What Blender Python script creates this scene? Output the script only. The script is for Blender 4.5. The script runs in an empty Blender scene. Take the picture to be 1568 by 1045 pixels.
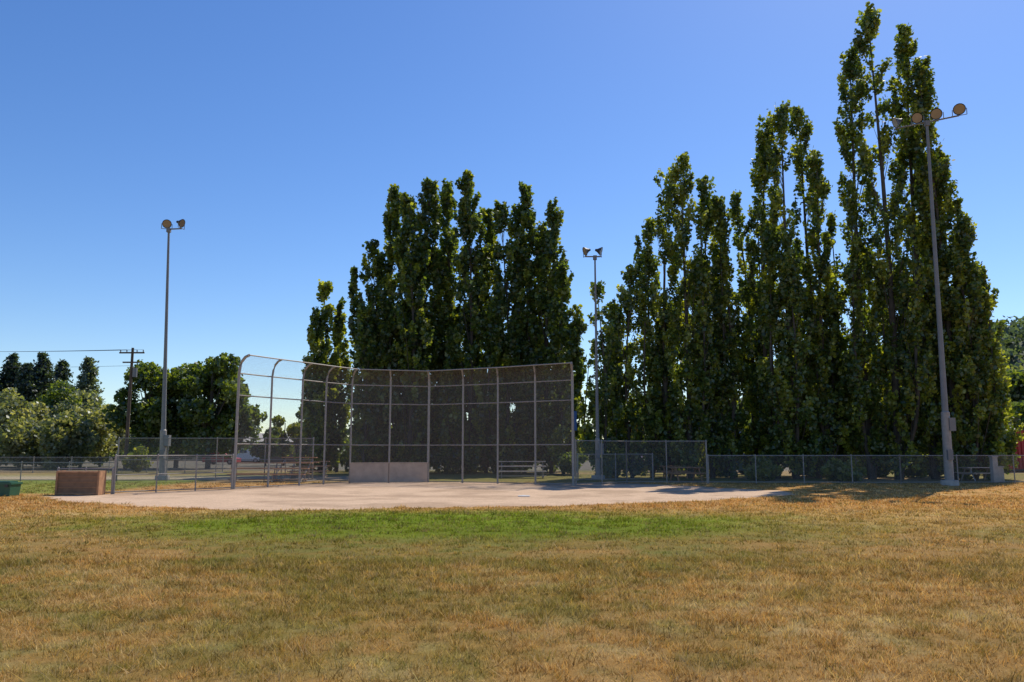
import bpy, math, numpy as np, random
from mathutils import Vector
S=bpy.context.scene
rad=math.radians
# ---------------------------------------------------------------- camera
CAMH=1.7; PITCH=rad(7.84); FPX=1220.0
cp,sp=math.cos(PITCH),math.sin(PITCH)
cd=bpy.data.cameras.new("camera"); cam=bpy.data.objects.new("camera",cd); S.collection.objects.link(cam)
cam.location=(0,0,CAMH); cam.rotation_euler=(rad(90)+PITCH,0,0); cd.lens=28; cd.sensor_width=36; cd.clip_end=6000; cd.clip_start=0.1
S.camera=cam
S.view_settings.view_transform='Standard'; S.view_settings.look='None'; S.view_settings.exposure=0
# survey helpers: bearing/elevation measurement at a known distance -> world metres
def gx(px,Y,py=735):
    v=(522.5-py)/FPX; return (px-784)/FPX*Y/(cp-v*sp)
def gz(py,Y):
    v=(522.5-py)/FPX; return CAMH+Y*(sp+v*cp)/(cp-v*sp)
# ---------------------------------------------------------------- noise
def _h(ix,iy,iz,seed):
    n=(ix*374761393+iy*668265263+iz*2147483647+seed*974634777)&0xffffffff
    n=((n^(n>>13))*1274126177)&0xffffffff
    n=(n^(n>>16))
    return (n&0xffff)/65535.0
def vnoise(x,y,z=0.0,seed=0):
    x=np.asarray(x,dtype=float);y=np.asarray(y,dtype=float);z=np.zeros_like(x)+z
    ix=np.floor(x).astype(np.int64);iy=np.floor(y).astype(np.int64);iz=np.floor(z).astype(np.int64)
    fx=x-ix;fy=y-iy;fz=z-iz
    fx=fx*fx*(3-2*fx);fy=fy*fy*(3-2*fy);fz=fz*fz*(3-2*fz)
    r=0
    for a in (0,1):
        for b in (0,1):
            for c in (0,1):
                w=(fx if a else 1-fx)*(fy if b else 1-fy)*(fz if c else 1-fz)
                r=r+w*_h(ix+a,iy+b,iz+c,seed)
    return r
def fbm(x,y,s=1.0,oct=4,seed=0):
    x=np.asarray(x,float);y=np.asarray(y,float);r=0;a=.5;t=0;an=.6+seed*.37
    for i in range(oct):
        c,q=math.cos(an),math.sin(an);xr=x*c-y*q+seed*3.3;yr=x*q+y*c+i*17.1
        r=r+a*vnoise(xr/s,yr/s,0.0,seed+i*7);t+=a;a*=.55;s*=.5;an+=1.1
    return r/t
def sm(a,b,x):
    t=np.clip((x-a)/(b-a),0,1);return t*t*(3-2*t)
# ---------------------------------------------------------------- materials
def mat(name,col,rough=.6,metal=0,noise=0,scale=5,bump=0):
    m=bpy.data.materials.new(name);m.use_nodes=True;nt=m.node_tree;b=nt.nodes["Principled BSDF"]
    b.inputs["Base Color"].default_value=(*col,1);b.inputs["Roughness"].default_value=rough;b.inputs["Metallic"].default_value=metal
    if noise:
        tc=nt.nodes.new("ShaderNodeTexCoord");n=nt.nodes.new("ShaderNodeTexNoise");n.inputs["Scale"].default_value=scale;n.inputs["Detail"].default_value=6
        nt.links.new(tc.outputs["Object"],n.inputs["Vector"])
        mr=nt.nodes.new("ShaderNodeMapRange");mr.inputs[1].default_value=.25;mr.inputs[2].default_value=.75;mr.inputs[3].default_value=1-noise;mr.inputs[4].default_value=1+noise
        nt.links.new(n.outputs["Fac"],mr.inputs[0])
        mx=nt.nodes.new("ShaderNodeVectorMath");mx.operation='SCALE';mx.inputs[0].default_value=col
        nt.links.new(mr.outputs[0],mx.inputs["Scale"]);nt.links.new(mx.outputs[0],b.inputs["Base Color"])
        if bump:
            bp=nt.nodes.new("ShaderNodeBump");bp.inputs["Strength"].default_value=bump;bp.inputs["Distance"].default_value=.02
            nt.links.new(n.outputs["Fac"],bp.inputs["Height"]);nt.links.new(bp.outputs[0],b.inputs["Normal"])
    return m
def leafmat(name,trans=.58,tint=(1.6,1.45,.45),gl=.05):
    m=bpy.data.materials.new(name);m.use_nodes=True;nt=m.node_tree
    out=nt.nodes["Material Output"];nt.nodes.remove(nt.nodes["Principled BSDF"])
    at=nt.nodes.new("ShaderNodeAttribute");at.attribute_name="Col"
    d=nt.nodes.new("ShaderNodeBsdfDiffuse");t=nt.nodes.new("ShaderNodeBsdfTranslucent")
    g=nt.nodes.new("ShaderNodeBsdfGlossy");g.inputs["Roughness"].default_value=.45;g.inputs["Color"].default_value=(.9,.95,1,1)
    vm=nt.nodes.new("ShaderNodeVectorMath");vm.operation='MULTIPLY';vm.inputs[1].default_value=tint
    mx=nt.nodes.new("ShaderNodeMixShader");mx.inputs[0].default_value=trans
    m2=nt.nodes.new("ShaderNodeMixShader");m2.inputs[0].default_value=gl
    L=nt.links.new
    L(at.outputs["Color"],d.inputs["Color"]);L(at.outputs["Color"],vm.inputs[0]);L(vm.outputs[0],t.inputs["Color"])
    L(d.outputs[0],mx.inputs[1]);L(t.outputs[0],mx.inputs[2]);L(mx.outputs[0],m2.inputs[1]);L(g.outputs[0],m2.inputs[2]);L(m2.outputs[0],out.inputs[0])
    return m
M_leaf=leafmat("foliage");M_blade=leafmat("grass_blades",.35,(1.15,1.05,.75),0)
M_bark=mat("bark",(.085,.07,.055),.9,0,.4,3,.6)
M_galv=mat("galvanised_steel",(.31,.285,.26),.6,.2,.15,8)
M_pole=mat("painted_steel_pole",(.20,.20,.20),.6,.1,.12,3)
M_conc=mat("concrete",(.42,.39,.35),.9,0,.2,4,.3)
M_dark=mat("dark_metal",(.05,.05,.05),.5,.3)
M_wood=mat("weathered_wood",(.36,.19,.10),.8,0,.3,6,.3)
M_upole=mat("utility_pole_wood",(.10,.07,.05),.9,0,.3,4)
M_board=mat("kick_board",(.46,.35,.27),.85,0,.15,3)
M_brownbox=mat("brown_panel",(.22,.125,.07),.75,0,.25,5)
M_green=mat("green_plastic",(.02,.10,.06),.5,0,.1,3)
M_red=mat("red_paint",(.42,.03,.03),.5,0,.1,2)
M_maroon=mat("maroon_paint",(.14,.03,.03),.5,0,.1,2)
M_blue=mat("blue_paint",(.05,.14,.40),.5,0,.1,2)
M_white=mat("white_paint",(.7,.7,.68),.5,0,.06,2)
M_alu=mat("aluminium",(.42,.36,.32),.45,.3)
M_glass=mat("dark_glass",(.02,.025,.03),.1)
M_rub=mat("rubber",(.02,.02,.02),.9)
M_lens=mat("lamp_lens",(.34,.24,.15),.25,0,.1,4)
M_yel=mat("yellow_paint",(.6,.4,.03),.6)
def chain(name,col,cell,wire):
    m=bpy.data.materials.new(name);m.use_nodes=True;nt=m.node_tree;L=nt.links.new
    b=nt.nodes["Principled BSDF"];b.inputs["Base Color"].default_value=(*col,1);b.inputs["Metallic"].default_value=.1;b.inputs["Roughness"].default_value=.6
    uv=nt.nodes.new("ShaderNodeUVMap");uv.uv_map="UVMap";sx=nt.nodes.new("ShaderNodeSeparateXYZ");L(uv.outputs[0],sx.inputs[0])
    def M(op,a,bb):
        n=nt.nodes.new("ShaderNodeMath");n.operation=op
        for i,q in enumerate((a,bb)):
            if q is None: continue
            if isinstance(q,(int,float)): n.inputs[i].default_value=q
            else: L(q,n.inputs[i])
        return n.outputs[0]
    res=[]
    for op in('ADD','SUBTRACT'):
        s=M('MULTIPLY',M(op,sx.outputs[0],sx.outputs[1]),1/cell)
        f=M('FRACT',s,None);res.append(M('LESS_THAN',f,wire))
    a=M('MAXIMUM',res[0],res[1])
    tr=nt.nodes.new("ShaderNodeBsdfTransparent");mx=nt.nodes.new("ShaderNodeMixShader")
    L(a,mx.inputs[0]);L(tr.outputs[0],mx.inputs[1]);L(b.outputs[0],mx.inputs[2]);L(mx.outputs[0],nt.nodes["Material Output"].inputs[0])
    return m
M_chain=chain("chain_link_mesh",(.22,.205,.19),.072,.09)
M_chain2=chain("backstop_mesh",(.21,.18,.155),.055,.135)
# ---------------------------------------------------------------- mesh building
def npmesh(name,V,F,mats,cols=None,mi=None,smooth=False):
    V=np.ascontiguousarray(V,dtype=np.float32);me=bpy.data.meshes.new(name)
    me.vertices.add(len(V));me.vertices.foreach_set("co",V.ravel())
    tot=np.full(len(F),F.shape[1]);flat=F.ravel()
    st=np.concatenate([[0],np.cumsum(tot)[:-1]])
    me.loops.add(len(flat));me.loops.foreach_set("vertex_index",flat.astype(np.int32))
    me.polygons.add(len(tot));me.polygons.foreach_set("loop_start",st.astype(np.int32))
    if mi is not None: me.polygons.foreach_set("material_index",np.asarray(mi,dtype=np.int32))
    if smooth: me.polygons.foreach_set("use_smooth",np.ones(len(tot),dtype=bool))
    me.update(calc_edges=True)
    if cols is not None:
        ca=me.color_attributes.new(name="Col",type='FLOAT_COLOR',domain='POINT')
        c=np.ones((len(V),4),dtype=np.float32);c[:,:3]=cols;ca.data.foreach_set("color",c.ravel())
    for m in mats: me.materials.append(m)
    o=bpy.data.objects.new(name,me);S.collection.objects.link(o);return o
class MB:
    def __init__(s): s.v=[];s.f=[];s.m=[];s.uv=[]
    def face(s,idx,m,uv=None): s.f.append(idx);s.m.append(m);s.uv.append(uv or [(0,0)]*len(idx))
    def quad(s,p,m,uv=None):
        b=len(s.v);s.v+= [tuple(q) for q in p];s.face(list(range(b,b+len(p))),m,uv)
    def box(s,c,d,m,rz=0,rx=0,taper=1):
        b=len(s.v);cz,sz=math.cos(rz),math.sin(rz);cx,sx=math.cos(rx),math.sin(rx)
        for k in(-.5,.5):
            for(i,j)in((-.5,-.5),(.5,-.5),(.5,.5),(-.5,.5)):
                t=taper if k>0 else 1
                x,y,z=i*d[0]*t,j*d[1]*t,k*d[2]
                y,z=y*cx-z*sx,y*sx+z*cx
                s.v.append((c[0]+x*cz-y*sz,c[1]+x*sz+y*cz,c[2]+z))
        for q in((3,2,1,0),(4,5,6,7),(0,1,5,4),(1,2,6,5),(2,3,7,6),(3,0,4,7)): s.face([b+i for i in q],m)
    def tube(s,pts,r,m,n=8,cap=True):
        pts=[Vector(p) for p in pts]
        if not isinstance(r,(list,tuple)): r=[r]*len(pts)
        b=len(s.v)
        for i,p in enumerate(pts):
            t=(pts[min(i+1,len(pts)-1)]-pts[max(i-1,0)]).normalized()
            a=Vector((0,0,1)) if abs(t.z)<.9 else Vector((1,0,0))
            u=t.cross(a).normalized();w=t.cross(u)
            for k in range(n):
                an=2*math.pi*k/n;q=p+(u*math.cos(an)+w*math.sin(an))*r[i];s.v.append(tuple(q))
        for i in range(len(pts)-1):
            for k in range(n):
                k2=(k+1)%n;s.face([b+i*n+k,b+i*n+k2,b+(i+1)*n+k2,b+(i+1)*n+k],m)
        if cap:
            s.face([b+k for k in range(n)][::-1],m);s.face([b+(len(pts)-1)*n+k for k in range(n)],m)
    def build(s,name,mats,smooth=False):
        me=bpy.data.meshes.new(name);me.from_pydata(s.v,[],s.f)
        ul=me.uv_layers.new(name="UVMap");k=0
        for p,m,uv in zip(me.polygons,s.m,s.uv):
            p.material_index=m;p.use_smooth=smooth
            for q in uv: ul.data[k].uv=q;k+=1
        for m in mats: me.materials.append(m)
        o=bpy.data.objects.new(name,me);S.collection.objects.link(o);return o
# ---------------------------------------------------------------- ground
DIRT=[(-17.5,30.6),(-15.8,28.0),(-10.5,24.6),(-7.1,23.2),(-3.2,24.1),(1.3,25.2),(5.9,27.5),(10.8,31.2),(11.5,34.5),(8.7,39.5),(6,42.5),(-8.5,44.5),(-12.4,37.0),(-16,32.6)]
def sdf(x,y,P):
    d=np.full(x.shape,1e9);ins=np.zeros(x.shape,bool);n=len(P)
    for i in range(n):
        ax,ay=P[i];bx,by=P[(i+1)%n];ex,ey=bx-ax,by-ay
        t=np.clip(((x-ax)*ex+(y-ay)*ey)/(ex*ex+ey*ey),0,1)
        d=np.minimum(d,np.hypot(x-ax-t*ex,y-ay-t*ey))
        c=((ay>y)!=(by>y))&(x<(bx-ax)*(y-ay)/((by-ay) if by!=ay else 1e-9)+ax);ins^=c
    return np.where(ins,-d,d)
def lerp(a,b,t): return a+(b-a)*t[:,None]
def gcol(x,y):
    n1=fbm(x,y,2.6,4,1);n2=fbm(x,y,1.0,4,11);n3=fbm(x,y,7,3,21);n4=fbm(x,y,.4,2,31);n5=fbm(x,y,1.8,3,41);n6=fbm(x,y,.22,2,51)
    c=np.tile(np.array([.43,.255,.085]),(len(x),1))
    c=lerp(c,np.array([.27,.155,.05]),sm(.48,.68,n2*.5+n6*.5)*.75)
    c=lerp(c,np.array([.60,.41,.19]),sm(.48,.66,n4*.5+n6*.5)*(.35+.65*sm(.4,.6,n5))*.85)
    ol=sm(.42,.60,n1*.35+n3*.2+n2*.25+n6*.2)*np.clip(1.0-.045*np.abs(x+5),.35,1)
    ol=np.clip(ol*.9+sm(10.5,13.5,y)*sm(21,16,y)*.5*sm(.3,.55,n5),0,1)
    c=lerp(c,np.array([.165,.19,.032]),ol*(.35+.6*n4))
    e=np.hypot((x+1.2)/9.6,(y-19.2-.008*x*x)/4.1);g=sm(1.2,.5,e+(n1-.5)*.8+(n2-.5)*.5)
    c=lerp(c,np.array([.135,.215,.014])*(.75+.5*n2)[:,None]+np.array([.04,.01,0])*(n5[:,None]),np.clip(g,0,1)*.9)
    o=sm(22,25,y)*sm(48,40,y)*sm(.3,.55,n1+.15)
    c=lerp(c,np.array([.46,.25,.085]),np.clip(o,0,1)*.8*(1-g))
    f=sm(40,46,y)
    c=lerp(c,np.where((n3>.5)[:,None],np.array([[.16,.16,.05]]),np.array([[.27,.2,.11]])),f*.8)
    lg=sm(-16.5,-18,x)*sm(31.5,33,y)*sm(60,52,y)
    c=lerp(c,np.array([.15,.21,.04]),lg*.8)
    band=sm(47,49,y)*sm(56,53,y)*sm(-5,-10,x);c=lerp(c,np.array([.42,.33,.24]),band*.8)
    far=sm(66,72,y);c=lerp(c,np.array([.16,.15,.13]),far*.85)
    s=sdf(x,y,DIRT)+(n2-.5)*1.1+(n4-.5)*.5
    d=sm(.15,-.15,s)
    dc=lerp(np.tile(np.array([.57,.41,.285]),(len(x),1)),np.array([.40,.28,.19]),sm(.4,.62,fbm(x,y,2.2,4,77))*.8)
    dc=dc*(.86+.28*n6)[:,None]
    c=lerp(c,dc,d)
    return np.clip(c,.005,.9),d
def axis(lo,hi,step,far):
    a=list(np.arange(lo,hi+1e-6,step));s=step;x=hi
    while x<far: s*=1.35;x+=s;a.append(x)
    s=step;x=lo;b=[]
    while x>-far: s*=1.35;x-=s;b.append(x)
    return np.array(b[::-1]+a)
xs=axis(-26,26,.14,3000);ys=axis(3,47,.14,3000)
Xg,Yg=np.meshgrid(xs,ys);nx,ny=len(xs),len(ys)
x=Xg.ravel();y=Yg.ravel();c,d=gcol(x,y)
c=c*(1-.34*sm(24,14,y)*(1-d))[:,None]   # dark thatch/soil, plus shade between the blades painted into the colour
near=(np.abs(x)<60)&(y<80)
z=np.where(near,(fbm(x,y,1.3,3,5)-.5)*.05*(1-d),0)
i=np.arange(nx*ny).reshape(ny,nx)
F=np.stack([i[:-1,:-1],i[:-1,1:],i[1:,1:],i[1:,:-1]],-1).reshape(-1,4)
def groundmat():
    m=bpy.data.materials.new("ground");m.use_nodes=True;nt=m.node_tree;L=nt.links.new;b=nt.nodes["Principled BSDF"]
    b.inputs["Roughness"].default_value=.95;b.inputs["Specular IOR Level"].default_value=.05
    at=nt.nodes.new("ShaderNodeAttribute");at.attribute_name="Col";tc=nt.nodes.new("ShaderNodeTexCoord")
    n=nt.nodes.new("ShaderNodeTexNoise");n.inputs["Scale"].default_value=14;n.inputs["Detail"].default_value=8;n.inputs["Roughness"].default_value=.8
    L(tc.outputs["Object"],n.inputs["Vector"])
    mr=nt.nodes.new("ShaderNodeMapRange");mr.inputs[1].default_value=.3;mr.inputs[2].default_value=.7;mr.inputs[3].default_value=.6;mr.inputs[4].default_value=1.32
    L(n.outputs["Fac"],mr.inputs[0]);s=nt.nodes.new("ShaderNodeVectorMath");s.operation='SCALE'
    L(at.outputs["Color"],s.inputs[0]);L(mr.outputs[0],s.inputs["Scale"]);L(s.outputs[0],b.inputs["Base Color"])
    bp=nt.nodes.new("ShaderNodeBump");bp.inputs["Strength"].default_value=.6;bp.inputs["Distance"].default_value=.03
    L(n.outputs["Fac"],bp.inputs["Height"]);L(bp.outputs[0],b.inputs["Normal"]);return m
npmesh("ground",np.stack([x,y,z],1),F,[groundmat()],c,smooth=True)
rng=np.random.default_rng(3)
def grass(n,y0,y1,L0,W0,bpt=20,sig=.034):
    nt_=n//bpt
    u=rng.random(nt_);TY=np.sqrt(y0*y0+u*(y1*y1-y0*y0));TX=(rng.random(nt_)*2-1)*(TY*.70+2)
    th=.5+1.3*rng.random(nt_)**1.8
    id_=rng.integers(0,nt_,n)
    lone=rng.random(n)<.22
    sg=np.where(lone,.25,sig*(.6+.8*th[id_]))*np.clip(TY[id_]/10,.8,2.2)
    X=TX[id_]+rng.normal(size=n)*sg;Y=TY[id_]+rng.normal(size=n)*sg
    c,d=gcol(X,Y);k=rng.random(n)>d*1.6;X,Y,c,id_,lone=X[k],Y[k],c[k],id_[k],lone[k];n=len(X)
    z0=(fbm(X,Y,1.3,3,5)-.5)*.05-.004
    hgt=L0*(.4+.9*rng.random(n))*(.6+.8*fbm(X,Y,.5,3,44))*np.where(lone,.6,th[id_])
    w=W0*(.6+.8*rng.random(n))*np.clip(Y/9,.8,3)
    az=rng.random(n)*6.283;ln=rng.random(n)*1.5;la=rng.random(n)*6.283
    bx,by=np.cos(az)*w,np.sin(az)*w;tx,ty=np.cos(la)*hgt*ln,np.sin(la)*hgt*ln
    V=np.empty((n,3,3));V[:,0]=np.stack([X-bx,Y-by,z0],1);V[:,1]=np.stack([X+bx,Y+by,z0],1);V[:,2]=np.stack([X+tx,Y+ty,z0+hgt],1)
    tb=(.45+1.15*rng.random(nt_)**1.2)[id_];tt=rng.random(nt_)[id_];tg=(tt<.2)&~lone;ts=(tt>.80)&~lone
    br=((.65+.8*rng.random(n))*np.where(lone,1,tb))[:,None];straw=(rng.random(n)<np.where(ts,.8,.14))[:,None]
    cc=c*br;cc=np.where(tg[:,None],cc*.5+np.array([[.14,.17,.025]])*.5,cc)
    cc=np.where(straw,cc*.3+np.array([[.74,.56,.30]])*.7*np.clip(c[:,:1]*2.4,.35,1),cc)
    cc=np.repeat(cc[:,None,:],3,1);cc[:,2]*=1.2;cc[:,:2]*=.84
    return V.reshape(-1,3),cc.reshape(-1,3)*1.14
V1,C1=grass(340000,4.5,13,.060,.0042);V2,C2=grass(260000,13,30,.055,.0050);V3,C3=grass(60000,30,44,.06,.006)
V=np.concatenate([V1,V2,V3]);C=np.concatenate([C1,C2,C3])
npmesh("grass",V,np.arange(len(V)).reshape(-1,3),[M_blade],np.clip(C,0,.9))
# ---------------------------------------------------------------- foliage tools
def rquads(P,size,rng,aspect=.7,up=0):
    n=len(P);a=rng.normal(size=(n,3));a[:,2]+=up;a/=np.linalg.norm(a,axis=1)[:,None]
    b=rng.normal(size=(n,3));b-=a*(a*b).sum(1)[:,None];b/=np.linalg.norm(b,axis=1)[:,None]
    s=(size*(.55+.9*rng.random(n)))[:,None]
    V=np.stack([P-a*s*.5,P+b*s*.5*aspect-a*s*.05,P+a*s*.5,P-b*s*.5*aspect-a*s*.05],1)
    return V.reshape(-1,3)
class Wood:
    def __init__(s): s.V=[];s.F=[];s.n=0
    def tube(s,pts,r,n=5):
        pts=np.asarray(pts,float);k=len(pts);an=np.arange(n)*2*np.pi/n
        for i in range(k):
            t=pts[min(i+1,k-1)]-pts[max(i-1,0)];t/=np.linalg.norm(t)+1e-9
            a=np.array([1,0,0]) if abs(t[2])>.8 else np.array([0,0,1]);u=np.cross(t,a);u/=np.linalg.norm(u);w=np.cross(t,u)
            s.V.append(pts[i]+(np.cos(an)[:,None]*u+np.sin(an)[:,None]*w)*r[i])
        for i in range(k-1):
            for q in range(n):
                s.F.append((s.n+i*n+q,s.n+i*n+(q+1)%n,s.n+(i+1)*n+(q+1)%n,s.n+(i+1)*n+q))
        s.n+=k*n
def tree_obj(name,W,LV,LC,loc):
    V=np.concatenate(W.V+[LV]) if W.V else LV
    Fw=np.array(W.F,dtype=np.int64).reshape(-1,4);nl=len(LV)//4
    Fl=np.arange(nl*4).reshape(-1,4)+W.n
    C=np.concatenate([np.full((W.n,3),.1),LC]);mi=np.concatenate([np.zeros(len(Fw)),np.ones(nl)])
    o=npmesh(name,V,np.concatenate([Fw,Fl]),[M_bark,M_leaf],np.clip(C,.003,.8),mi);o.location=loc;return o
DK=np.array([.064,.105,.024]);MD=np.array([.125,.185,.036]);LT=np.array([.32,.36,.05])
def poplar(X,Y,H,R,seed,base=.03,dens=1.0,leaf=.24,gap=.30,lt=.25,sec=3):
    r=np.random.default_rng(seed);W=Wood();P=[];C=[]
    leaders=[(0,0,H,R*.86,base)]
    for k in range(sec):
        a=r.random()*6.283;q=R*(.55+.45*r.random());leaders.append((math.cos(a)*q,math.sin(a)*q*.8,H*(.42+.5*r.random()),R*(.36+.24*r.random()),.06+.12*r.random()))
    for li,(ox,oy,HL,RL,bs) in enumerate(leaders):
        zs=np.linspace(0,HL*.97,9);sw=r.normal(size=2)*.22
        def ctr(z): 
            f=min(1,z/(HL*.3)) if li else 1
            return np.array([ox*f+sw[0]*math.sin(z/HL*4),oy*f+sw[1]*math.sin(z/HL*3)])
        tr=np.array([[*ctr(q),q] for q in zs]);W.tube(tr,.02+(.0085 if li==0 else .0045)*H*(1-zs/HL)**1.1,6)
        nb=int(HL*RL*6.2*dens)
        for k in range(nb):
            t=bs+(.995-bs)*r.random();az=r.random()*6.283
            g=float(vnoise(np.array(t*HL/1.5),np.array(az*1.1),seed*1.7+li*5,8))
            if g<gap-.10+.22*t and t<.93: continue
            e=RL*(.72+.28*min(t/.2,1))*max(0,1-t)**.42*1.12*(.55+.85*float(vnoise(np.array(t*HL/1.5),np.array(az*1.1+9),seed*3.1+li*4,5)))
            out=r.random()<.09
            rr=e*(r.random()**.42 if not out else 1.05+.35*r.random());zt=t*HL
            hh=.40+.6*r.random();hw=.15+.24*r.random()
            if out: hw*=.6;hh*=.8
            hh=min(hh,max(.3,(HL-zt)*.9+.25));hw=min(hw,.15+.35*RL*max(0,1-t)**.35)
            cc_=ctr(zt);cx,cy=cc_[0]+math.cos(az)*rr,cc_[1]+math.sin(az)*rr
            if r.random()<.4 and rr>.4:
                z0=max(.3,zt-rr*2.4-.6);c0=ctr(z0);W.tube([(c0[0],c0[1],z0),(cc_[0]+(cx-cc_[0])*.7,cc_[1]+(cy-cc_[1])*.7,zt-hh*.9),(cx,cy,zt+hh*.6)],[.012+.012*rr,.012+.006*rr,.005],3)
            n=int(20+105*hh*hw*2.2)
            u=r.normal(size=(n,3));u/=np.linalg.norm(u,axis=1)[:,None];q=r.random((n,1))**.45
            p=u*q*np.array([hw,hw,hh]);tl=(p[:,2:3]/hh)*.2
            p=p*(1-np.clip(p[:,2:3]/hh,0,1)*.5*np.array([1,1,0]))
            p=p+np.array([cx,cy,zt])+np.array([math.cos(az),math.sin(az),0])*tl+r.normal(size=(n,3))*.06
            P.append(p);a=r.random();col=DK*(1-a)+MD*a
            if r.random()<lt: col=col*.35+LT*.65
            l=r.random((n,1));cl=np.where(l<.13,col*.4+LT*.6,col)  # sunlit tufts and leaf glints painted in as yellow-green colour
            C.append(cl*(.65+.7*r.random((n,1))))
    P=np.concatenate(P);C=np.concatenate(C)
    P[:,2]=np.maximum(P[:,2],.15)
    LV=rquads(P,leaf,r,.8,.3);return tree_obj("poplar_tree",W,LV,np.repeat(C,4,0),(X,Y,0))
def broad(name,X,Y,H,R,seed,z0=.15,cols=(DK,MD,LT),leaf=.28,n=9000,lobes=26,lt=.25,trunk=True):
    r=np.random.default_rng(seed);W=Wood();cz=H*(z0+1)/2;hz=H*(1-z0)/2
    if trunk:
        zs=np.linspace(0,H*.75,6);W.tube(np.stack([r.normal()*.1+0*zs,0*zs,zs],1),.022*H*(1-zs/H*.95),8)
    P=[];C=[];m=n//lobes
    for k in range(lobes):
        d=r.normal(size=3);d/=np.linalg.norm(d);q=.4+.42*r.random()
        c=np.array([d[0]*R*q,d[1]*R*q,cz+d[2]*hz*q])
        lr=R*(.26+.2*r.random())
        if trunk: W.tube([[0,0,max(.5,c[2]*.45)],(c+np.array([0,0,c[2]*.4]))/2*np.array([.8,.8,1]),c],[.012*H,.006*H,.01],4)
        u=r.normal(size=(m,3));u/=np.linalg.norm(u,axis=1)[:,None];rad_=lr*(.5+.6*r.random((m,1))**.6)
        p=c+u*rad_*np.array([1,1,.85])
        nz=vnoise(p[:,0]/(.28*R)+seed,p[:,1]/(.28*R),p[:,2]/(.28*R),3);kp=nz>.28;p=p[kp]
        P.append(p);a=r.random();col=cols[0]*(1-a)+cols[1]*a
        if r.random()<.3: col=col*.6+cols[2]*.4
        l=(r.random(len(p))<lt)[:,None];cc=np.where(l,col*.35+cols[2]*.65,col)*(.75+.5*r.random((len(p),1)));C.append(cc)
    P=np.concatenate(P);C=np.concatenate(C);P[:,2]=np.maximum(P[:,2],.1)
    return tree_obj(name,W,rquads(P,leaf,r,.8),np.repeat(C,4,0),(X,Y,0))
def conifer(X,Y,H,R,seed,col=(.03,.055,.035)):
    r=np.random.default_rng(seed);W=Wood();zs=np.linspace(0,H,7);W.tube(np.stack([0*zs,0*zs,zs],1),.014*H*(1-zs/H)+.02,6);P=[];C=[]
    col=np.array(col)
    z=H*.1
    while z<H*.99:
        L=R*(1-z/H)**.7+.2;nb=int(6+L*2.6)
        for k in range(nb):
            az=r.random()*6.283;l=L*(.6+.5*r.random());n=int(16+26*l);s=r.random(n)
            dr=np.stack([np.cos(az)*l*s,np.sin(az)*l*s,z+.25*l*s-.32*l*s*s],1)
            W.tube([[0,0,z],[math.cos(az)*l,math.sin(az)*l,z-.05*l]],[.03,.008],3)
            P.append(dr+r.normal(size=(n,3))*np.array([.15,.15,.12])*(1+.5*l));C.append(col*(.6+.8*r.random())*(.8+.4*r.random((n,1))))
        z+=.32+.25*L*.3
    P=np.concatenate(P);C=np.concatenate(C)
    return tree_obj("conifer_tree",W,rquads(P,.42,r,.5),np.repeat(C,4,0),(X,Y,0))
# ---------------------------------------------------------------- poplars
def pop(px,py,R,Y,seed,**k):
    H=gz(py,Y);X=gx(px,Y,py);poplar(X,Y,H,R,seed,**k)
mid=[(576,372,1.6,62),(603,288,1.9,63),(630,300,1.7,60.5),(655,277,2.0,62.5),(688,280,1.9,64),(720,267,2.0,61.5),(746,322,1.8,63),(772,312,1.7,61),(802,284,2.0,62.5),(842,307,2.0,61.5),(860,400,1.6,60),(562,470,1.4,60)]
for k,(px,py,R,Y) in enumerate(mid): pop(px,py,R,Y,100+k,gap=.13,dens=.85,leaf=.29,lt=.17,sec=2)
for k,(px,py,R,Y) in enumerate([(500,434,1.5,63),(523,462,1.1,64),(484,475,1.0,62),(868,530,1.1,66)]): pop(px,py,R,Y,140+k,leaf=.28,lt=.4,gap=.2,sec=2)
right=[(918,438,1.2,50),(940,470,1.1,52),(962,412,1.5,51),(990,338,1.5,52),(1016,262,1.6,51),(1043,238,1.8,50),(1076,275,1.6,51),(1106,305,1.4,50),(1134,298,1.2,52),(1166,182,1.6,50),(1192,162,1.8,49),(1224,170,1.7,50.5),(1246,230,1.2,49),
 (1296,75,1.7,49),(1330,9,2.0,48),(1384,44,1.9,48.5),(1414,98,1.6,47.5),(1438,235,1.5,48),(1468,385,1.6,47),(1492,415,1.5,48),(1270,430,1.0,51),
 (1060,430,1.5,55),(1150,440,1.4,55),(1200,400,1.5,55),(1252,470,1.3,54),(1320,380,1.5,54),(1400,360,1.5,54)]
for k,(px,py,R,Y) in enumerate(right): pop(px,py,R,Y,200+k,gap=.33,leaf=.23,lt=.32,dens=.92,sec=2)
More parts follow.
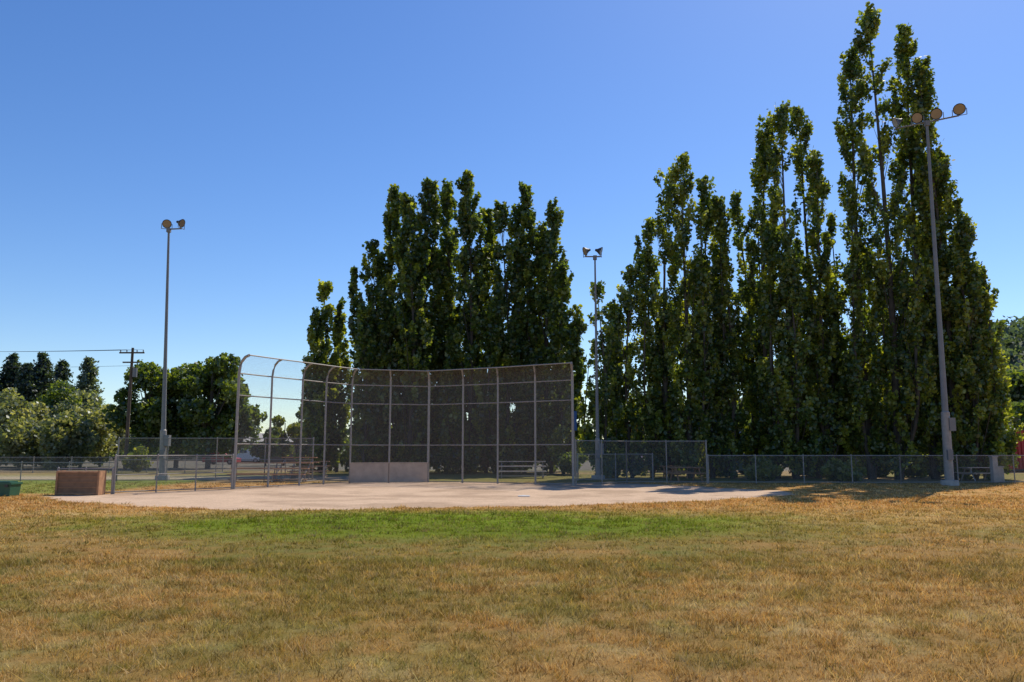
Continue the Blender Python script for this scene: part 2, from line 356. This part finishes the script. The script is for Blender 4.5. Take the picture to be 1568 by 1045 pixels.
# ---------------------------------------------------------------- other trees
OLV=(np.array([.10,.135,.06]),np.array([.18,.215,.11]),np.array([.36,.37,.24]))
GRN=(np.array([.05,.085,.02]),np.array([.09,.14,.03]),np.array([.20,.26,.04]))
YEL=(np.array([.08,.12,.02]),np.array([.17,.21,.03]),np.array([.36,.36,.05]))
def bt(name,px,py,R,Y,seed,**k): return broad(name,gx(px,Y),Y,gz(py,Y),R,seed,**k)
bt("maple_tree",222,518,3.7,78,301,cols=GRN,z0=.06,leaf=.36,n=11000);bt("maple_tree",268,538,3.4,80,302,cols=GRN,z0=.06,leaf=.36,n=10000);bt("maple_tree",318,519,3.7,77,303,cols=GRN,z0=.06,leaf=.36,n=11000);bt("maple_tree",358,562,2.6,79,304,cols=GRN,z0=.06,leaf=.34)
for k,(px,py,R,Y) in enumerate([(25,592,3.6,82),(75,580,3.4,88),(120,598,3.4,80),(150,618,2.8,86),(-20,600,4,84),(100,640,2.8,74),(30,640,2.6,75)]): bt("olive_tree",px,py,R,Y,320+k,cols=OLV if k!=1 else GRN,z0=.0,leaf=.34,lt=.35)
for px,py,R,Y,sd in [(50,540,4.6,112,1),(4,543,4.4,115,2),(-40,540,4.6,112,3),(122,548,3.6,108,4),(82,552,3.8,118,5),(28,556,4,110,6)]: conifer(gx(px,Y),Y,gz(py,Y),R,400+sd,(.05,.08,.052) if px<100 else (.10,.135,.09))
bt("small_tree",432,626,1.9,92,340,cols=YEL,z0=.1,n=3000,lobes=12,leaf=.35)
bt("small_tree",452,610,1.6,95,341,cols=OLV,z0=.1,n=3000,lobes=12,leaf=.35)
bt("small_tree",405,652,1.8,90,342,cols=GRN,z0=.05,n=2500,lobes=12,leaf=.35)
for k,(px,py,R,Y) in enumerate([(1540,548,6,118),(1590,560,6,112),(1500,575,5,120),(1575,610,4,100)]): bt("background_tree",px,py,R,Y,350+k,cols=GRN if k%2 else OLV,z0=.12,leaf=.5,n=11000)
bt("leafy_tree",1508,560,1.6,50,360,cols=(MD,LT*.8,LT*1.1),z0=.04,leaf=.26,n=6000,lt=.3)
sh=[(1160,703,1.1,47,YEL),(1180,712,.8,46,YEL),(1292,705,1.1,45.5,YEL),(1305,715,.7,45,YEL),(1100,712,1.0,54,GRN),(1240,705,1.3,54,GRN),(1340,700,1.5,53,GRN),(1400,705,1.2,52,GRN),(1460,700,1.3,54,GRN),(940,700,.9,52,YEL),(868,645,1.4,58,YEL),(880,690,1.2,56,GRN),
    (205,680,1.1,62,YEL),(560,660,1.8,66,GRN),(610,650,2.0,66,GRN),(680,640,2.2,67,GRN),(740,655,2.0,66,GRN),(800,650,2.0,67,GRN),(850,660,1.6,66,GRN),(520,670,1.6,68,GRN),(575,655,.9,60,YEL),(1290,700,1.4,55,GRN),(700,690,2.0,60,GRN),(640,690,1.8,60,GRN),(790,690,1.8,60,GRN)]
for k,(px,py,R,Y,cl) in enumerate(sh): bt("shrub",px,py,R,Y,500+k,cols=cl,z0=0,leaf=.22,n=2000,lobes=10,trunk=False)
def belt():
    r=np.random.default_rng(9);P=[];C=[]
    for k in range(360):
        a=r.random();px=-500+2600*a;Y=135+r.random()*60
        h=3.5+5.5*float(vnoise(np.array(px/90.),np.array(3.),0,2))+ (4 if px>900 else 0)
        if 370<px<470: h*=.5
        X=(px-784)/1231*Y;n=150;R=2.5+2.5*r.random()
        u=r.normal(size=(n,3));u/=np.linalg.norm(u,axis=1)[:,None]
        p=np.array([X,Y,h*.5])+u*np.array([R,R,h*.52])*(.7+.35*r.random((n,1)));P.append(p)
        col=np.array([.06,.09,.04])*(.7+1.1*r.random());C.append(col*(.7+.6*r.random((n,1))))
    P=np.concatenate(P);C=np.concatenate(C);P[:,2]=np.maximum(P[:,2],.1)
    tree_obj("distant_trees",Wood(),rquads(P,1.1,r,.8),np.repeat(C,4,0),(0,0,0))
belt()
hx=np.linspace(40,520,130);hy=np.linspace(230,520,60);HX,HY=np.meshgrid(hx,hy);hxx=HX.ravel();hyy=HY.ravel()
def hillz(x,y): return (sm(60,190,x)*46+sm(180,330,x)*10)*sm(235,330,y)*(.85+.3*fbm(x,y,90,3,3))
hz_=hillz(hxx,hyy)-.5;ii=np.arange(len(hxx)).reshape(60,130)
Fh=np.stack([ii[:-1,:-1],ii[:-1,1:],ii[1:,1:],ii[1:,:-1]],-1).reshape(-1,4)
npmesh("hill",np.stack([hxx,hyy,hz_],1),Fh,[mat("hill_ground",(.06,.08,.045),.95,0,.3,.2)],smooth=True)
r=np.random.default_rng(12);P=[];C=[]
for k in range(1100):
    X=60+r.random()*420;Y=240+r.random()*130;zz=float(hillz(np.array([X]),np.array([Y]))[0]);n=50;R=3+2.5*r.random()
    u=r.normal(size=(n,3));u/=np.linalg.norm(u,axis=1)[:,None];P.append(np.array([X,Y,zz+3])+u*R*np.array([1,1,1.3]));C.append(np.array([.065,.10,.075])*(.6+.9*r.random())*(.8+.4*r.random((n,1))))
P=np.concatenate(P);C=np.concatenate(C);tree_obj("hillside_trees",Wood(),rquads(P,2.0,r,.8),np.repeat(C,4,0),(0,0,0))
# ---------------------------------------------------------------- backstop
BP=[(358,36.2),(410,38.0),(458,39.7),(495,41.2),(535,42.7),(595,43.3),(655,43.8),(708,42.9),(762,42.0),(820,40.8),(878,39.7)]
BW=[(gx(p,Y,745),Y) for p,Y in BP]
prof=[(0,0),(0,2.0),(0,4.2),(0,5.2),(.05,5.5),(.17,5.76),(.36,5.93),(.6,6.0)]
mb=MB();nrm=[]
for i in range(len(BW)):
    a=Vector(BW[max(i-1,0)]);b=Vector(BW[min(i+1,len(BW)-1)]);t=(b-a).normalized();n=Vector((t.y,-t.x))
    if i>=5: n=Vector((n.x*.25,n.y)).normalized()
    nrm.append(n)
def bp(i,k):
    o,z=prof[k];return (BW[i][0]+nrm[i].x*o,BW[i][1]+nrm[i].y*o,z)
for i in range(len(BW)):
    thick=.066 if i in(0,6,10) else .05
    mb.tube([bp(i,k) for k in range(len(prof))],thick,0,8)
    if i<len(BW)-1:
        for k in(1,2,3,7): mb.tube([bp(i,k),bp(i+1,k)],.032,0,6)
        mb.tube([(BW[i][0],BW[i][1],.06),(BW[i+1][0],BW[i+1][1],.06)],.025,0,6)
        L=math.dist(BW[i],BW[i+1]);v=0
        for k in range(len(prof)-1):
            dl=math.dist(prof[k],prof[k+1]);u0=i*3.0
            off=.035
            q=[bp(i,k),bp(i+1,k),bp(i+1,k+1),bp(i,k+1)]
            q=[(p[0]+nrm[i].x*off,p[1]+nrm[i].y*off,p[2]) for p in q]
            mb.quad(q,1 if i>=3 else 3,[(u0,v),(u0+L,v),(u0+L,v+dl),(u0,v+dl)]);v+=dl
for i in(4,5):
    a,b=BW[i],BW[i+1];n=nrm[5];c=((a[0]+b[0])/2+n.x*.1,(a[1]+b[1])/2+n.y*.1,.52);L=math.dist(a,b)
    rz=math.atan2(b[1]-a[1],b[0]-a[0]);mb.box(c,(L-.06,.04,1.0),2,rz)
    mb.box((c[0],c[1],1.05),(L,.09,.05),2,rz)
mb.build("backstop",[M_galv,M_chain2,M_board,M_chain])
# ---------------------------------------------------------------- fences
def fence(pts,H,sp=2.6,mid=False,bot=True,name="chain_link_fence",rail=.024,mesh=True):
    m=MB();u=0
    for a,b in zip(pts[:-1],pts[1:]):
        L=math.dist(a,b);n=max(1,round(L/sp))
        for k in range(n+1):
            t=k/n;x=a[0]+(b[0]-a[0])*t;y=a[1]+(b[1]-a[1])*t
            rr=.04 if k in(0,n) else .03
            m.tube([(x,y,0),(x,y,H+.03),(x,y,H+.07)],[rr,rr,rr*.4],0,8)
        for h in [H]+([H*.5] if mid else [])+([.08] if bot else []): m.tube([(a[0],a[1],h),(b[0],b[1],h)],rail,0,6)
        if mesh:
            dx,dy=(b[0]-a[0])/L,(b[1]-a[1])/L;o=(dy*.032,-dx*.032)
            m.quad([(a[0]+o[0],a[1]+o[1],.03),(b[0]+o[0],b[1]+o[1],.03),(b[0]+o[0],b[1]+o[1],H),(a[0]+o[0],a[1]+o[1],H)],1,[(u,0),(u+L,0),(u+L,H),(u,H)]);u+=L
    return m.build(name,[M_galv,M_chain])
g=lambda px,Y:(gx(px,Y),Y)
fence([g(175,32.0),g(355,35.9)],1.5,1.55,mid=True)
fence([g(88,31.7),g(172,31.95)],1.0,1.1,mesh=False)
fence([g(-260,45.5),g(178,45)],1.05,2.8)
fence([g(178,45.0),g(478,46)],2.4,2.6,mid=True)
fence([g(-300,62),g(340,62)],1.2,3.0)
fence([g(882,40.2),g(960,42.5),g(1083,42.3)],2.2,2.4)
fence([g(1085,42.3),g(1380,41.8),g(1640,42.5)],1.45,2.7)
fence([g(885,46.0),g(1000,47)],1.5,2.5)
# ---------------------------------------------------------------- floodlight poles
def lamp_head(m,c,yaw,tilt,D=.62):
    pr=[(-.46,.02),(-.46,.09),(-.34,.12),(-.26,.15),(-.14,.24),(-.02,.32),(.03,.36),(.06,.37)]
    s=D/.74;ax=Vector((math.sin(yaw)*math.cos(tilt),-math.cos(yaw)*math.cos(tilt),-math.sin(tilt)))
    u=ax.cross(Vector((0,0,1))).normalized();w=ax.cross(u);n=16;b=len(m.v);c=Vector(c)
    for a,rr in pr:
        for k in range(n):
            an=k*2*math.pi/n;m.v.append(tuple(c+ax*a*s+(u*math.cos(an)+w*math.sin(an))*rr*s))
    for i in range(len(pr)-1):
        for k in range(n):
            k2=(k+1)%n;m.face([b+i*n+k,b+i*n+k2,b+(i+1)*n+k2,b+(i+1)*n+k],1)
    m.face([b+k for k in range(n)],1)
    lb=len(m.v)
    for k in range(n):
        an=k*2*math.pi/n;m.v.append(tuple(c+ax*.05*s+(u*math.cos(an)+w*math.sin(an))*.32*s))
    m.face([lb+k for k in range(n)],2)
    for q in(-1,1): m.tube([c+u*q*.40*s,c+u*q*.40*s+Vector((0,0,-.42*s))],.02,0,5)
    m.tube([c+u*-.40*s+Vector((0,0,-.42*s)),c+u*.40*s+Vector((0,0,-.42*s))],.02,0,5)
def floodpole(px,Y,H,lamps,r0=.16,base=2.9,arm_rz=0,D=.62,lean=0):
    X=gx(px,Y);m=MB()
    m.tube([(X,Y,0),(X,Y,.25)],[.42,.40],3,14)
    m.tube([(X,Y,.25),(X+lean*base/H,Y,base),(X+lean*base/H,Y,base+.05)],[r0*1.45,r0*1.35,r0],4,14)
    m.tube([(X+lean*base/H,Y,base),(X+lean*.5,Y,H*.5),(X+lean,Y,H)],[r0,r0*.72,r0*.45],0,12)
    m.box((X+r0*1.6,Y-.1,base-.6),(.3,.3,.65),0);m.box((X-.0,Y-r0*1.5,1.5),(.26,.14,.5),0)
    X+=lean
    xs=[l[0] for l in lamps];ca,sa=math.cos(arm_rz),math.sin(arm_rz)
    m.tube([(X+min(xs)*ca,Y+min(xs)*sa,H-.05),(X+max(xs)*ca,Y+max(xs)*sa,H-.05)],.045,0,8)
    m.box((X,Y-.0,H-.12),(.22,.22,.26),0)
    for(dx,yaw,tilt) in lamps: lamp_head(m,(X+dx*ca,Y+dx*sa-.05,H+.28),yaw,tilt,D)
    return m.build("floodlight_pole",[M_pole,M_dark,M_lens,M_conc,M_galv])
floodpole(248,48,gz(350,48),[(-.12,.3,.35),(.85,1.35,.35)],arm_rz=-.15,r0=.14,lean=-.5,D=.56)
floodpole(916,48,gz(392,48),[(-.6,-1.3,.35),(.35,1.3,.3)],r0=.11,base=2.4,D=.56)
floodpole(1454,40,gz(186,40),[(-1.5,-1.7,.35),(-.45,-.9,.45),(.45,-.75,.45),(1.5,-.5,.5)],r0=.15,base=3.6,arm_rz=-.6,D=.60,lean=.2)
# ---------------------------------------------------------------- utility poles + wires
def upole(X,Y,H):
    m=MB();m.tube([(X,Y,0),(X,Y,H)],[.17,.11],0,10);m.box((X,Y-.12,H-.45),(2.2,.1,.13),0);m.box((X,Y-.12,H-1.3),(1.5,.1,.12),0)
    for d in(-1,-.45,.45,1): m.tube([(X+d,Y-.12,H-.38),(X+d,Y-.12,H-.3),(X+d,Y-.12,H-.18)],[.03,.06,.03],1,8)
    m.tube([(X+.32,Y,H-2.6),(X+.32,Y,H-1.8)],.2,1,12)
    return m.build("utility_pole",[M_upole,M_pole])
UX=gx(190,70);UH=gz(533,70);upole(UX,70,UH);upole(UX-38,70,UH+.5)
mw=MB()
for d,z in((-1,-.18),(-.45,-.18),(.45,-.18),(1,-.18),(0,-1.6)):
    mw.tube([(UX-38+38*t+d,69.88,UH+.5*(1-t)+z-1.1*4*t*(1-t)*.35) for t in[k/16 for k in range(17)]],.012,0,4)
mw.build("power_lines",[M_dark])
mm=MB();X=gx(392,200);mm.tube([(X,200,0),(X,200,gz(632,200))],[.35,.15],0,8)
for q in(-.9,.9): mm.box((X+q,200,gz(640,200)),(.35,.3,1.8),0);mm.tube([(X,200,gz(640,200)),(X+q,200,gz(640,200))],.06,0,6)
mm.build("radio_mast",[M_white])
# ---------------------------------------------------------------- bleachers, tables
def bleacher(X,Y,w,rows,rz,mt):
    m=MB();c,s=math.cos(rz),math.sin(rz)
    def T(x,y,z): return (X+x*c-y*s,Y+x*s+y*c,z)
    for k in range(rows):
        m.box(T(0,k*.6,.42+.3*k),(w,.28,.05),0,rz);m.box(T(0,k*.6+.32,.14+.3*k),(w,.24,.035),0,rz)
    for x in np.linspace(-w/2+.2,w/2-.2,max(2,int(w/1.6)+1)):
        m.tube([T(x,-.1,.05),T(x,rows*.6,.05)],.03,1,6);m.tube([T(x,0,.1),T(x,(rows-1)*.6,.36+.3*(rows-1))],.03,1,6)
        for k in range(rows): m.tube([T(x,k*.6,.03),T(x,k*.6,.4+.3*k)],.025,1,6)
    return m.build("bleachers",[mt,M_galv])
bleacher(gx(385,44),44,2.6,3,.1,M_wood);bleacher(gx(438,43.5),43.6,2.0,4,-.1,M_wood);bleacher(gx(470,50),50,2.4,3,.1,M_wood)
bleacher(gx(800,50),50,3.0,3,0,M_alu)
def picnic(X,Y,rz,mt):
    m=MB();c,s=math.cos(rz),math.sin(rz);T=lambda x,y,z:(X+x*c-y*s,Y+x*s+y*c,z)
    for k in range(5): m.box(T(0,-.32+.16*k,.75),(1.9,.145,.04),0,rz)
    for q in(-.72,.72):
        for d in(-.08,.08): m.box(T(0,q+d,.45),(1.9,.15,.04),0,rz)
    for x in(-.7,.7):
        m.box(T(x,0,.41),(.05,1.6,.09),0,rz);m.box(T(x,0,.69),(.05,.75,.09),0,rz)
        for q in(-1,1): m.tube([T(x+.03,q*.6,0),T(x+.03,q*.2,.7)],.045,0,4)
    return m.build("picnic_table",[mt])
picnic(gx(1050,46),46,.2,M_wood);picnic(gx(1035,50),50,-.3,M_wood);picnic(gx(1500,46),46,.1,M_alu)
m=MB();X0,Y0=g(124,31.4)
m.box((X0,Y0,.46),(1.5,.5,.78),0,.05)
for z in(.88,.06): m.box((X0,Y0,z),(1.6,.58,.07),1,.05)
for q in(-.78,.78): m.box((X0+q,Y0+q*.05,.47),(.07,.6,.92),1,.05)
for z in(.3,.5,.7): m.box((X0+.012,Y0-.26,z),(1.46,.03,.02),1,.05)
m.build("storage_box",[M_brownbox,M_wood])
m=MB();X0,Y0=g(3,30.5);m.box((X0,Y0,.22),(1.0,.6,.44),0,0,0,1.08);m.box((X0,Y0,.48),(1.15,.7,.07),0);m.box((X0,Y0,.54),(.9,.5,.05),0)
for q in(-.4,.4): m.box((X0+q,Y0-.34,.4),(.12,.06,.1),1)
m.build("equipment_bin",[M_green,M_dark])
m=MB();X0,Y0=.45,30.5;m.quad([(X0-.22,Y0,.035),(X0-.22,Y0-.22,.035),(X0+.22,Y0-.22,.035),(X0+.22,Y0,.035),(X0,Y0+.22,.035)],0);
b=[(X0-.22,Y0),(X0-.22,Y0-.22),(X0+.22,Y0-.22),(X0+.22,Y0),(X0,Y0+.22)]
for i in range(5): a,c2=b[i],b[(i+1)%5];m.quad([(a[0],a[1],0),(c2[0],c2[1],0),(c2[0],c2[1],.035),(a[0],a[1],.035)],0)
m.build("home_plate",[M_white])
m=MB();
for px,h in((1524,1.35),(1532,.8)):
    x,y=g(px,43.5+ (px-1524)*.05);m.box((x,y,h/2),(.3,.3,h),0,0,0,.9);m.box((x,y,h+.03),(.34,.34,.06),0)
m.build("concrete_bollards",[M_conc])
# ---------------------------------------------------------------- containers / vehicles
def container(X,Y,w,d,h,mt,rz=0,name="shipping_container"):
    m=MB();c,s=math.cos(rz),math.sin(rz);T=lambda x,y,z:(X+x*c-y*s,Y+x*s+y*c,z)
    m.box(T(0,0,h/2+.1),(w-.1,d-.1,h-.1),0,rz)
    n=int(w/.28)
    for k in range(n): m.box(T(-w/2+(k+.5)*w/n,-d/2+.01,h/2+.1),(w/n*.5,.07,h-.35),0,rz)
    for q in(-1,1): m.box(T(q*(w/2-.05),-d/2,h/2+.1),(.14,.16,h+.02),1,rz)
    for z in(.15,h+.07): m.box(T(0,-d/2,z),(w+.02,.14,.16),1,rz)
    return m.build(name,[mt,M_dark])
container(gx(1566,66),66,5.0,2.6,gz(660,66),M_red);container(gx(1163,66),66,2.6,2.6,gz(662,66),M_blue);container(gx(1045,66),66,4.5,2.6,gz(670,66),M_maroon)
container(gx(960,80),80,3,2.6,gz(652,80),M_yel,name="yellow_skip")
def vehicle(name,X,Y,prof,L,Wd,mt,rz=0,wins=()):
    m=MB();c,s=math.cos(rz),math.sin(rz);T=lambda x,y,z:(X+x*c-y*s,Y+x*s+y*c,z);n=len(prof)
    b=len(m.v)
    for q in(-1,1):
        for x,z in prof: m.v.append(T(x,q*(Wd/2)*(1-.12*max(0,z-1)/1.2),z))
    m.face([b+i for i in range(n)],0);m.face([b+n+i for i in range(n)][::-1],0)
    for i in range(n): j=(i+1)%n;m.face([b+j,b+i,b+n+i,b+n+j],0)
    for (x0,x1,z0,z1) in wins:
        yy=-Wd/2-.01;k0=(1-.12*max(0,z0-1)/1.2);k1=(1-.12*max(0,z1-1)/1.2)
        m.quad([T(x0,yy*k0-.01,z0),T(x1,yy*k0-.01,z0),T(x1-.08,yy*k1-.01,z1),T(x0+.08,yy*k1-.01,z1)],1)
    for wx in(-L*.3,L*.3):
        for q in(-1,1):
            m.tube([T(wx,q*(Wd/2-.18),.33),T(wx,q*(Wd/2+.02),.33)],.33,2,16);m.tube([T(wx,q*(Wd/2),.33),T(wx,q*(Wd/2+.035),.33)],.18,3,12)
    return m.build(name,[mt,M_glass,M_rub,M_alu])
carp=[(-2.1,.3),(2.1,.3),(2.15,.75),(1.2,.92),(.6,1.4),(-1.0,1.43),(-1.7,.98),(-2.15,.9)]
cw=[(-1.35,-.25,.95,1.32),(-.18,.85,.95,1.32)]
vanp=[(-2.5,.35),(2.5,.35),(2.55,1.0),(1.9,1.3),(1.4,2.1),(-2.5,2.15)]
vw=[(.7,1.6,1.3,1.85),(-1.9,.3,1.4,1.85)]
vehicle("red_car",gx(338,100),100,carp,4.3,1.75,M_red,0,cw);vehicle("white_van",gx(375,112),112,vanp,5,1.95,M_white,0.1,vw)
vehicle("blue_car",gx(1118,58),58,carp,4.3,1.75,M_blue,.1,cw);vehicle("red_car",gx(1000,58),58,carp,4.3,1.75,M_maroon,3.1,cw);vehicle("red_car",gx(1500,62),62,carp,4.3,1.75,M_red,.1,cw);vehicle("dark_van",gx(1290,64),64,vanp,5,1.95,M_dark,.05,vw)
m=MB();X0,Y0=gx(440,125),125
m.box((X0,Y0,1.5),(16,8,3),0);
a=[(X0-8.6,Y0-4.6,3),(X0+8.6,Y0-4.6,3),(X0+8.6,Y0,4.4),(X0-8.6,Y0,4.4)];m.quad(a,1);a=[(X0-8.6,Y0+4.6,3),(X0-8.6,Y0,4.4),(X0+8.6,Y0,4.4),(X0+8.6,Y0+4.6,3)];m.quad(a,1)
for k in range(5): m.box((X0-6+k*3,Y0-4.0,1.6),(1.2,.08,1.1),2)
m.build("low_shed",[M_brownbox,M_conc,M_glass])
m=MB();x,y=g(880,54);m.tube([(x,y,0),(x,y,4.3)],.05,1,8);m.box((x,y-.07,3.7),(.35,.05,1.3),0);m.build("park_sign",[M_blue,M_galv])
# ---------------------------------------------------------------- sky + sun
EL,AZ=rad(50),rad(33)
w=bpy.data.worlds.new("World");S.world=w;w.use_nodes=True;nt=w.node_tree;bg=nt.nodes["Background"]
sk=nt.nodes.new("ShaderNodeTexSky");sk.sky_type='NISHITA';sk.sun_disc=False;sk.sun_elevation=EL;sk.sun_rotation=AZ;sk.air_density=1.0;sk.dust_density=.25;sk.ozone_density=3.8
hs=nt.nodes.new("ShaderNodeHueSaturation");hs.inputs["Saturation"].default_value=1.22;hs.inputs["Hue"].default_value=.509
nt.links.new(sk.outputs[0],hs.inputs["Color"]);nt.links.new(hs.outputs[0],bg.inputs[0]);bg.inputs[1].default_value=.143
ld=bpy.data.lights.new("sun","SUN");ld.energy=5.0;ld.angle=rad(.5);ld.color=(1,.92,.78);lo=bpy.data.objects.new("sun",ld);S.collection.objects.link(lo)
dv=Vector((math.sin(AZ)*math.cos(EL),math.cos(AZ)*math.cos(EL),math.sin(EL)))
lo.rotation_euler=dv.to_track_quat('Z','Y').to_euler()
